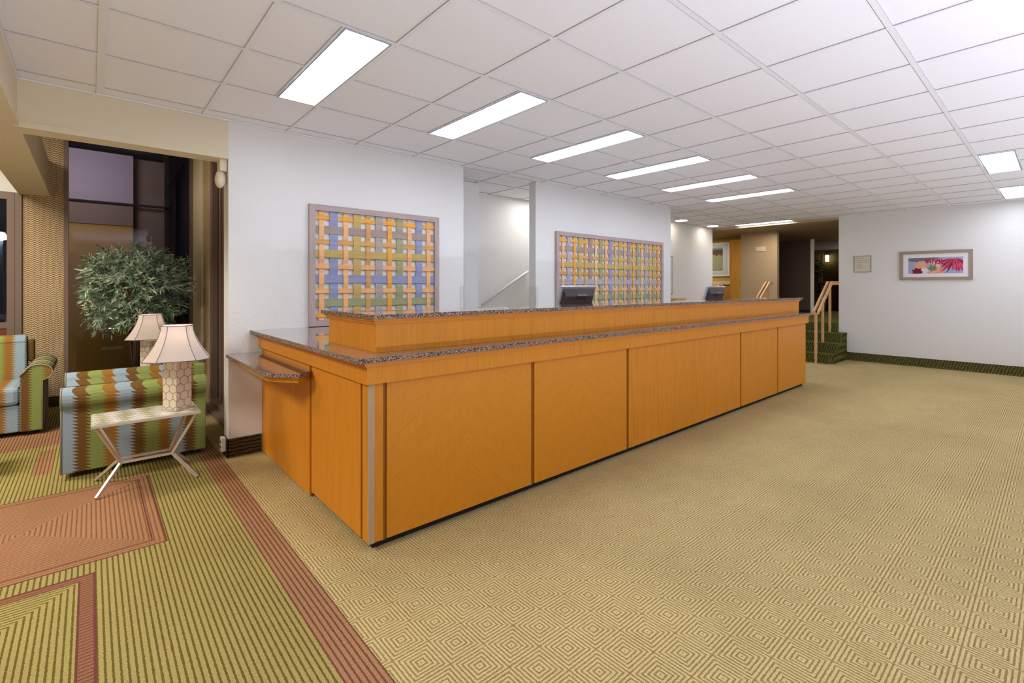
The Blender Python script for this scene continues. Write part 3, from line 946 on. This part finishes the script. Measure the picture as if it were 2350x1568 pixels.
# ------------------------------------------------------------ wooden stair rails
def stair_rail(y, label, posts=True, xs=9.86, wallend=False):
    t = thing('wooden_stair_rail', label, 'stair rail', (xs, y, 0), 0, 'beech stair rails')

    def zr(x): return 0.905+(x-9.86)*0.70
    xe = 10.64
    for dy, nm in ((-0.035, 'handrail'), (0.035, 'handrail')):
        mb = MB()
        pr = [(xs, zr(xs)-0.03), (xs, zr(xs)+0.03), (xe, zr(xe)+0.03), (xe+0.10, zr(xe)+0.03), (xe+0.10, zr(xe)-0.04), (xe, zr(xe)-0.04)]
        mb.prism(pr, 1, y+dy-0.016, y+dy+0.016)
        mb.build(nm, 'rail', t, True)
    if wallend:
        MB().box(xe+0.10, xe+0.15, y-0.20, y+0.06, zr(xe)-0.04, zr(xe)+0.03).build('end_block', 'rail', t, True)
    else:
        MB().box(xe+0.10, xe+0.13, y-0.06, y+0.06, zr(xe)-0.05, zr(xe)+0.03).build('end_block', 'rail', t, True)
    if posts:
        for x, z in ((9.865, 0.001), (10.24, 0.3405), (10.66, 0.5105)):
            if x < xs-0.02: continue
            MB().box(x-0.018, x+0.018, y-0.0185, y+0.0185, z, zr(x)-0.0 if x < 10.6 else zr(xe)-0.0).build('post', 'rail', t, True)
    return t


stair_rail(2.93, 'beech stair rail with three posts beside the white picture wall', True, 9.86, True)
stair_rail(4.05, 'beech stair rail in the middle of the green steps')
stair_rail(5.12, 'beech stair rail along the left wall near second monitor', True)
MB_ = MB().box(8.55, 8.95, 4.95, 5.1, 0.001, 1.145)
tag(MB_.build('wood_partition', 'rail'), 'low beech partition top showing above desk by left stair rail', 'partition')

# ------------------------------------------------------------ pictures, plaques
fx = FX-0.002
t = thing('framed_flower_print', 'wide framed flower print with crimson petals on the white wall', 'picture', (fx, 1.41, 1.5))
y0, y1, z0, z1 = 0.945, 1.875, 1.495, 1.985
f = MB(); w = 0.045
for q in ((y0, y0+w, z0, z1), (y1-w, y1, z0, z1), (y0+w, y1-w, z0, z0+w), (y0+w, y1-w, z1-w, z1)):
    f.box(fx-0.03, fx, q[0], q[1], q[2], q[3])
f.build('frame', 'pframe', t, True)
MB().box(fx-0.012, fx-0.006, y0+w, y1-w, z0+w, z1-w).build('picture_mat', 'mat', t, True)
a0, a1, b0, b1 = y0+0.115, y1-0.115, z0+0.105, z1-0.115      # print area (y decreases to the right in view)


def onprint(u, v, d): return (fx-0.013-d, a1+(a0-a1)*u, b0+(b1-b0)*v)


pm = MB()
pm.quad([onprint(0, 0, 0), onprint(1, 0, 0), onprint(1, 1, 0), onprint(0, 1, 0)], 0)
rnd = random.Random(3)


def petal(u, v, ang, ln, wd, mi, d):
    pts = []
    for s in (0, .3, .6, .85, 1.0): pts.append((s*ln, wd*sin(pi*min(s*0.9+0.1, 1))))
    for s in (.85, .6, .3): pts.append((s*ln, -wd*sin(pi*min(s*0.9+0.1, 1))))
    asp = (a1-a0)/(b1-b0)
    P_ = []
    for (p, q) in pts:
        uu = u+(p*cos(ang)-q*sin(ang))/asp; vv = v+(p*sin(ang)+q*cos(ang))
        P_.append(onprint(min(1, max(0, uu)), min(1, max(0, vv)), d))
    try: pm.quad(P_, mi)
    except Exception: pass


pm.quad([onprint(0, .8, .0003), onprint(.4, .8, .0003), onprint(.6, 1, .0003), onprint(0, 1, .0003)], 7)
for k in range(14): petal(.02+rnd.random()*.13, .78+rnd.random()*.08, rnd.uniform(-.4, .4), .25, .04, 8, .0006+k*1e-5)
for k in range(11): petal(.24, .45, 2*pi*k/11+.2, .36, .10, 3, .0012+k*2e-5)
for k in range(7): petal(.17, .10, 2*pi*k/7, .30, .10, 4, .0016+k*2e-5)
for k in range(6): petal(.31, .18, 2*pi*k/6, .22, .09, 5, .0014+k*2e-5)
for k in range(9): petal(.53, .08, pi*k/8, .42, .10, 3, .0015+k*2e-5)
for k in range(9): petal(.50, .52, 2*pi*k/9, .38, .08, 5, .0013+k*2e-5)
for k in range(12): petal(.44+.012*(k % 3), .36-.02*(k % 2), 2*pi*k/12, .25, .05, 6, .0022+k*2e-5)
for k in range(13): petal(.33+k*.024, .95-.03*(k % 3), -pi/2+rnd.uniform(-.5, .2), rnd.uniform(.18, .42), .035, 2 if k % 3 else 1, .0018+k*2e-5)
for k in range(22):
    a = pi+.25+k*.115
    petal(.86+.02*cos(a), .90, a, rnd.uniform(.75, 1.15) if k < 9 else rnd.uniform(.5, .85), .05, (2, 1, 9)[k % 3] if k % 4 else 4, .002+k*2e-5)
for k in range(7): petal(.90+.01*k, .62, -pi/2-.35+k*.12, rnd.uniform(.35, .55), .06, 1 if k % 2 else 9, .003+k*2e-5)
pm.box(fx-0.015, fx-0.0145, a1+(a0-a1)*.61, a1+(a0-a1)*.605, b0, b0+(b1-b0)*.3, 6)
pm.build('print', ['print_sky', 'petal_crimson', 'petal_red', 'petal_peach', 'petal_wine', 'petal_white', 'sprig_green', 'print_grey', 'print_grey', 'petal_pink'], t, True, recalc=False)
# plaque with small lettering
t = thing('wall_plaque', 'small square lettered plaque on white wall left of flower print', 'plaque', (fx, 2.42, 1.64))
MB().box(fx-0.012, fx, 2.30, 2.545, 1.655, 1.935).build('plate', 'plaque_ivory', t, True)
f = MB()
for q in ((2.292, 2.302, 1.645, 1.945), (2.545, 2.555, 1.645, 1.945), (2.302, 2.545, 1.645, 1.655), (2.302, 2.545, 1.935, 1.945)): f.box(fx-0.016, fx, *q)
f.build('frame', 'pframe', t, True)
f = MB(); rnd = random.Random(5)
for r_, (ya, yb_) in enumerate(((2.51, 2.40), (2.53, 2.335), (2.50, 2.34), (2.50, 2.47), (2.50, 2.41), (2.52, 2.43))):
    z = 1.895-r_*0.036; y = ya
    while y > yb_:
        wl = rnd.uniform(0.012, 0.03)
        for s_ in range(int(wl/0.007)):
            hh = rnd.choice((0.009, 0.013))
            f.box(fx-0.0135, fx-0.012, y-s_*0.007-0.0045, y-s_*0.007, z, z+hh)
        y -= wl+0.010
f.build('lettering', 'ink', t, True)
t = thing('hall_sign', 'small pale embossed sign on the tan hall wall', 'sign', (12.198, 4.80, 2.2))
MB().box(12.185, 12.199, 4.68, 4.915, 2.235, 2.345).build('plate', 'plaque_ivory', t, True)
f = MB()
for r_ in range(3):
    for s_ in range(12): f.box(12.1835, 12.185, 4.895-s_*0.017-0.010, 4.895-s_*0.017, 2.315-r_*0.03, 2.327-r_*0.03)
f.build('lettering', 'sign_silver', t, True)
t = thing('hall_picture', 'tall print in a pale blue mat on the ochre hall wall', 'picture', (12.898, 6.2, 1.7))
MB().box(12.87, 12.899, 5.86, 6.75, 1.66, 2.58).build('frame', 'mat', t, True)
MB().box(12.865, 12.870, 5.93, 6.68, 1.72, 2.52).build('picture_mat', 'paleblue', t, True)
mb = MB(); mb.box(12.860, 12.865, 6.05, 6.60, 1.82, 2.44, 0)
for k in range(12): mb.box(12.857, 12.860, 6.05+k*0.045, 6.09+k*0.045, 2.22+0.02*(k % 3), 2.40-0.02*(k % 2), 1)
mb.build('print', ['print_sage', 'print_brown'], t, True)

# ------------------------------------------------------------ small wall fittings by the lounge
t = thing('emergency_light', 'cream double-head emergency light high on the wall end', 'emergency light', (0.80, WY+0.08, 2.2))
MB().box(0.775, 0.829, WY+0.03, WY+0.14, 2.30, 2.40, bev=0.006).build('housing', 'cream', t, True)
mb = MB(); mb.lathe([(0.02, -0.035), (0.05, -0.02), (0.052, 0.02), (0.02, 0.04)], 16)
bmesh.ops.rotate(mb.bm, verts=mb.bm.verts, cent=(0, 0, 0), matrix=Matrix.Rotation(radians(80), 3, 'X'))
bmesh.ops.scale(mb.bm, verts=mb.bm.verts, vec=(0.7, 1, 1.35))
bmesh.ops.translate(mb.bm, verts=mb.bm.verts, vec=(0.782, WY+0.06, 2.235))
mb.build('lamp_head', 'cream', t, True)
t = thing('power_outlet', 'white power outlet low on wall end beside carpet skirting', 'outlet', (0.82, WY+0.06, 0.05))
MB().box(0.785, 0.817, WY+0.02, WY+0.09, 0.05, 0.16, bev=0.004).build('outlet_box', 'white', t, True)
MB().box(0.783, 0.785, WY+0.04, WY+0.07, 0.075, 0.095).box(0.783, 0.785, WY+0.04, WY+0.07, 0.115, 0.135).build('socket', 'black', t, True)


# ------------------------------------------------------------ armchairs
def arm_profile(sg, x_in, thick, top=0.575, roll=0.075):
    """profile (x,z) of a rolled arm; sg=+1 right arm, outer side towards +x"""
    cxr = x_in+thick-0.045; pts = [(x_in, 0.04), (x_in, top-0.02)]
    n = 12
    a0_, a1_ = radians(165), radians(-75)
    for k in range(n+1):
        a = a0_+(a1_-a0_)*k/n
        pts.append((cxr+0.02+(roll+0.02)*cos(a)*1.0, top+roll*sin(a)))
    pts.append((x_in+thick, top-roll-0.015)); pts.append((x_in+thick, 0.04))
    return [(sg*p, q) for p, q in pts]


def armchair(loc, rz, label, W=0.90, D=0.89, back=0.88, name='armchair'):
    """local frame: faces -y; origin at floor centre"""
    t = thing(name, label, 'armchair', loc, rz, 'striped lounge armchairs')
    th = 0.15; xi = W/2-th-0.02
    y0, y1 = -D/2, D/2
    for sg in (-1, 1):
        pr = arm_profile(sg, xi, th)
        mb = MB(); mb.prism(pr, 1, y0, y1-0.02, smooth=False)
        o_ = mb.build('arm', 'faby', t)
        bv = o_.modifiers.new('soft', 'BEVEL'); bv.width = 0.008; bv.segments = 2; bv.limit_method = 'ANGLE'; bv.angle_limit = radians(50)
        pp = MB(); pp.tube([(p, y0-0.003, q) for p, q in pr[1:-1]] + [(pr[-1][0], y0-0.003, pr[-1][1])], 0.005, 6)
        pp.build('piping', 'pipe', o_)
    MB().box(-xi+0.002, xi-0.002, y0+0.02, y1-0.05, 0.04, 0.285, bev=0.012).build('seat_base', 'fabx', t)
    MB().box(-xi+0.004, xi-0.004, y0-0.005, y1-0.26, 0.288, 0.45, bev=0.035).build('seat_cushion', 'fabx', t)
    # back: leaning, rounded top, wider than the seat
    pr = [(y1-0.25, 0.30), (y1-0.19, back-0.08)]
    for k in range(7):
        a = radians(170-160*k/6); pr.append((y1-0.11+0.085*cos(a), back-0.075+0.075*sin(a)))
    pr += [(y1, back-0.12), (y1, 0.04), (y1-0.04, 0.04), (y1-0.045, 0.29)]
    mb = MB(); mb.prism(pr, 0, -xi+0.003, xi-0.003)
    o_ = mb.build('backrest', 'fabx', t)
    bv = o_.modifiers.new('soft', 'BEVEL'); bv.width = 0.02; bv.segments = 3; bv.limit_method = 'ANGLE'; bv.angle_limit = radians(50)
    for sg in (-1, 1):
        a_, c_ = sorted((sg*(xi-0.002), sg*(xi+0.05)))
        MB().box(a_, c_, y1-0.15, y1, 0.60, back-0.05, bev=0.02).build('back_wing', 'faby', t)
    for sx_ in (-1, 1):
        for sy_ in (-1, 1):
            MB().box(sx_*(W/2-0.10)-0.025, sx_*(W/2-0.10)+0.025, sy_*(D/2-0.08)-0.025, sy_*(D/2-0.08)+0.025, 0.001, 0.04).build('foot', 'feet', t)
    return t


armchair((0.290, 5.085, 0), -pi/2, 'striped armchair facing left beside the small metal side table', back=0.78)
armchair((-0.77, 6.72, 0), 0, 'striped armchair facing the room at the patterned wall, cut by the left edge', back=0.88)


# ------------------------------------------------------------ side tables and lamps
def side_table(loc, label):
    t = thing('side_table', label, 'side table', loc, 0, 'metal side tables')
    w, d, z = 0.30, 0.19, 0.455
    MB().box(-w, w, -d, d, z, z+0.02, bev=0.002).build('table_rim', 'nickel', t)
    MB().box(-w+0.008, w-0.008, -d+0.008, d-0.008, z+0.0203, z+0.0235).build('table_top', 'mosaic', t)
    for sx_ in (-1, 1):
        for sy_ in (-1, 1):
            node = (sx_*0.145, sy_*0.055, 0.17)
            mb = MB(); mb.tube([(sx_*0.275, sy_*0.165, z), node], 0.0085, square=True)
            mb.tube([node, (sx_*0.275, sy_*0.20, 0.0085)], 0.0085, square=True)
            mb.build('leg', 'nickel', t)
    for sy_ in (-1, 1): MB().tube([(-0.145, sy_*0.055, 0.17), (0.145, sy_*0.055, 0.17)], 0.008, square=True).build('stretcher', 'nickel', t)
    return t


side_table((0.30, 4.29, 0), 'metal side table with mosaic top and crossed legs, nearest the desk')
side_table((0.42, 6.10, 0), 'metal side table between chair and plant, mostly hidden behind armchair')
side_table((-0.83, 5.28, 0), 'pale side table whose corner shows at the left edge of the photo')


def table_lamp(loc, label, rz=0.0):
    t = thing('table_lamp', label, 'table lamp', loc, rz, 'trellis table lamps')
    R = Matrix.Rotation(radians(45), 3, 'Z')
    MB().box(-0.062, 0.062, -0.062, 0.062, 0.012, 0.35, 0, 0.003).build('lamp_base', 'trellis', t).rotation_euler = (0, 0, radians(43))
    MB().box(-0.066, 0.066, -0.066, 0.066, 0.001, 0.012).build('foot_plate', 'nickel', t).rotation_euler = (0, 0, radians(43))
    MB().lathe([(0.022, 0.3505), (0.022, 0.362), (0.010, 0.366), (0.010, 0.45)], 14).build('neck', 'nickel', t)
    # bell shade, square with clipped corners, concave sides
    zb, zt = 0.370, 0.612
    lv = [0, .12, .28, .46, .66, .84, 1.0]
    rings = []
    outer = MB()

    def ring(u):
        h = 0.093 + (0.200-0.093)*((1-u)**1.7)       # half width at height u
        c = h*0.42
        z = zb+(zt-zb)*u
        return [(h-c, -h, z), (h, -h+c, z), (h, h-c, z), (h-c, h, z), (-h+c, h, z), (-h, h-c, z), (-h, -h+c, z), (-h+c, -h, z)]
    vr = [[outer.bm.verts.new(p) for p in ring(u)] for u in lv]
    for i in range(len(lv)-1):
        for k in range(8):
            outer.bm.faces.new((vr[i][k], vr[i][(k+1) % 8], vr[i+1][(k+1) % 8], vr[i+1][k]))
    sh = outer.build('lamp_shade', 'shade', t)
    so = sh.modifiers.new('thick', 'SOLIDIFY'); so.thickness = 0.0015
    pp = MB()
    for k in range(8): pp.tube([ring(u)[k] for u in lv], 0.0022, 5)
    for u in (0, 1):
        rr = ring(u); pp.tube(rr+[rr[0]], 0.003, 5)
    pp.build('shade_piping', 'shadepipe', sh)
    MB().lathe([(0.001, 0.44), (0.022, 0.455), (0.03, 0.485), (0.02, 0.52), (0.001, 0.53)], 14).build('bulb', 'bulb', t)
    l = bpy.data.lights.new('lamp_glow', 'POINT'); l.energy = 1.3; l.color = (1, 0.95, 0.9); l.shadow_soft_size = 0.03
    lo = bpy.data.objects.new('lamp_glow', l); COL.objects.link(lo); lo.parent = t; lo.location = (0, 0, 0.56)
    return t


table_lamp((0.475, 4.25, 0.479), 'white-shaded trellis table lamp on the side table nearest the desk', radians(-8))
table_lamp((0.46, 6.12, 0.479), 'white-shaded trellis table lamp standing farther back beneath the bushy plant', radians(-8))


# ------------------------------------------------------------ bushy plant
def leafy(mb, c, rad, n_tw, rnd, ll=0.078, lw=0.0085, box=True):
    for _ in range(n_tw):
        # start point within a rounded box
        while True:
            p = Vector((rnd.uniform(-1, 1), rnd.uniform(-1, 1), rnd.uniform(-1, 1)))
            if abs(p.x)**3.2+abs(p.y)**2.4+abs(p.z)**3.0 < 1 and p.length > 0.35: break
        base = Vector((c[0]+p.x*rad[0], c[1]+p.y*rad[1], c[2]+p.z*rad[2]))
        dirv = Vector((p.x, p.y, p.z*0.8+0.15)).normalized()
        dirv = (dirv+Vector((rnd.uniform(-.6, .6), rnd.uniform(-.6, .6), rnd.uniform(-.5, .6)))).normalized()
        L = rnd.uniform(0.06, 0.13)
        side = dirv.cross(Vector((0, 0, 1))).normalized()
        for k in range(rnd.randint(7, 11)):
            q = base+dirv*L*(k/9)
            ang = rnd.uniform(0, 2*pi)
            out = (side*cos(ang)+dirv.cross(side)*sin(ang))
            ld = (dirv*rnd.uniform(0.3, 1.0)+out*0.8).normalized()
            sd = ld.cross(out+Vector((0.01, 0.02, 0.03))).normalized()*lw*rnd.uniform(0.7, 1.2)
            l_ = ll*rnd.uniform(0.6, 1.2)
            tip = q+ld*l_+Vector((0, 0, -0.006)); mid = q+ld*l_*0.5
            mb.quad([q, mid+sd, tip, mid-sd])


pl = thing('bushy_indoor_plant', 'large bushy silver-green plant behind the lamp in front of window', 'plant', (0.37, 6.80, 0))
rnd = random.Random(11)
mb = MB()
leafy(mb, (0.03, 0.0, 1.42), (0.43, 0.30, 0.34), 640, rnd)
leafy(mb, (-0.22, -0.05, 1.05), (0.13, 0.12, 0.10), 60, rnd)
leafy(mb, (0.10, -0.1, 1.06), (0.25, 0.15, 0.10), 110, rnd)
fo = mb.build('foliage', 'leaf', pl)
mb = MB()
for k in range(16):
    a = rnd.uniform(0, 2*pi); r1 = rnd.uniform(0.1, 0.36)
    mb.tube([(0.01*cos(a), 0.01*sin(a), 0.42), (0.05*cos(a), 0.05*sin(a), 0.85), (r1*0.6*cos(a), r1*0.5*sin(a), 1.15), (r1*1.1*cos(a), r1*0.7*sin(a), rnd.uniform(1.3, 1.65))], [0.012, 0.01, 0.007, 0.003], 6)
mb.build('stem', 'bark', pl)
MB().lathe([(0.13, 0.001), (0.15, 0.02), (0.19, 0.40), (0.20, 0.42), (0.18, 0.42), (0.17, 0.38), (0.001, 0.38)], 24).build('planter', 'pot', pl)
# dark plant in the raised hall
pl2 = thing('hall_plant', 'dark leafy plant beyond the brown door in the raised hall', 'plant', (14.8, 4.33, H))
mb = MB()
for _ in range(90):
    base = Vector((rnd.gauss(0, 0.07), rnd.gauss(0, 0.07), rnd.uniform(0.5, 1.4)))
    a = rnd.uniform(0, 2*pi); ld = Vector((cos(a), sin(a), rnd.uniform(-0.3, 0.6))).normalized(); sd = ld.cross(Vector((0, 0, 1))).normalized()*0.04
    L = rnd.uniform(0.12, 0.26)
    mb.quad([base, base+ld*L*.5+sd, base+ld*L+Vector((0, 0, -.05)), base+ld*L*.5-sd])
mb.build('foliage', 'leafd', pl2)
MB().tube([(0, 0, 0.25), (0.02, 0, 0.8), (0, 0.02, 1.35)], 0.012, 6).build('stem', 'bark', pl2)
MB().lathe([(0.12, 0.001), (0.17, 0.30), (0.15, 0.30), (0.001, 0.28)], 18).build('planter', 'pot', pl2)

# ------------------------------------------------------------ outside the lounge windows
struct('floor_outside', MB().box(-14, 6, 7.95, 30, -0.15, -0.05), 'asphalt')
struct('wall_outside', MB().box(-0.7, 0.52, 10.0, 10.2, -0.05, 2.36), 'ochre_out')
struct('wall_outside_upper', MB().box(-0.7, 0.52, 9.98, 10.2, 2.36, 2.70).box(0.52, 0.95, 10.15, 10.3, -0.05, 3.5), 'brown_out')
struct('wall_outside_fascia', MB().box(-0.7, 0.52, 9.96, 10.2, 2.70, 3.5), 'lilac_out')
struct('ceiling_outside', MB().box(-1.6, 1.8, 7.9, 10.2, 3.9, 4.0), 'lilac_out')
struct('trim_9', MB().box(-0.7, 0.95, 9.93, 9.98, 2.69, 2.72).box(0.95, 1.0, 10.0, 10.3, -0.05, 3.9), 'dark')
t = thing('street_lamp', 'bright blue-white street lamp outside the left window', 'street lamp', (-1.74, 18.0, -0.05))
MB().tube([(0, 0, 0), (0, 0, 2.62)], [0.06, 0.04], 10).build('pole', 'car_dark', t)
MB().lathe([(0.02, 2.62), (0.10, 2.65), (0.11, 2.73), (0.07, 2.82), (0.01, 2.84)], 16).build('lamp_head', 'headlight', t)
car = thing('parked_car', 'dark red car parked outside the left window', 'car', (-3.2, 14.2, -0.05))
body = [(-1.9, 0.3), (-1.9, 0.75), (-1.3, 0.88), (-0.75, 1.35), (0.7, 1.38), (1.35, 0.92), (1.95, 0.8), (2.0, 0.3)]
MB().prism(body, 1, -0.85, 0.85).build('body', 'car_red', car)
MB().prism([(-1.1, 0.92), (-0.72, 1.30), (0.65, 1.32), (1.15, 0.94)], 1, -0.87, 0.87).build('side_window', 'car_dark', car)
for wx in (-1.2, 1.25):
    mb = MB(); mb.lathe([(0.32, -0.1), (0.32, 0.1)], 18)
    bmesh.ops.rotate(mb.bm, verts=mb.bm.verts, cent=(0, 0, 0), matrix=Matrix.Rotation(pi/2, 3, 'X'))
    bmesh.ops.translate(mb.bm, verts=mb.bm.verts, vec=(wx, -0.8, 0.325)); mb.build('wheel', 'car_dark', car)
MB().box(1.9, 2.02, -0.7, -0.4, 0.55, 0.7).build('headlamp', 'lantern', car)
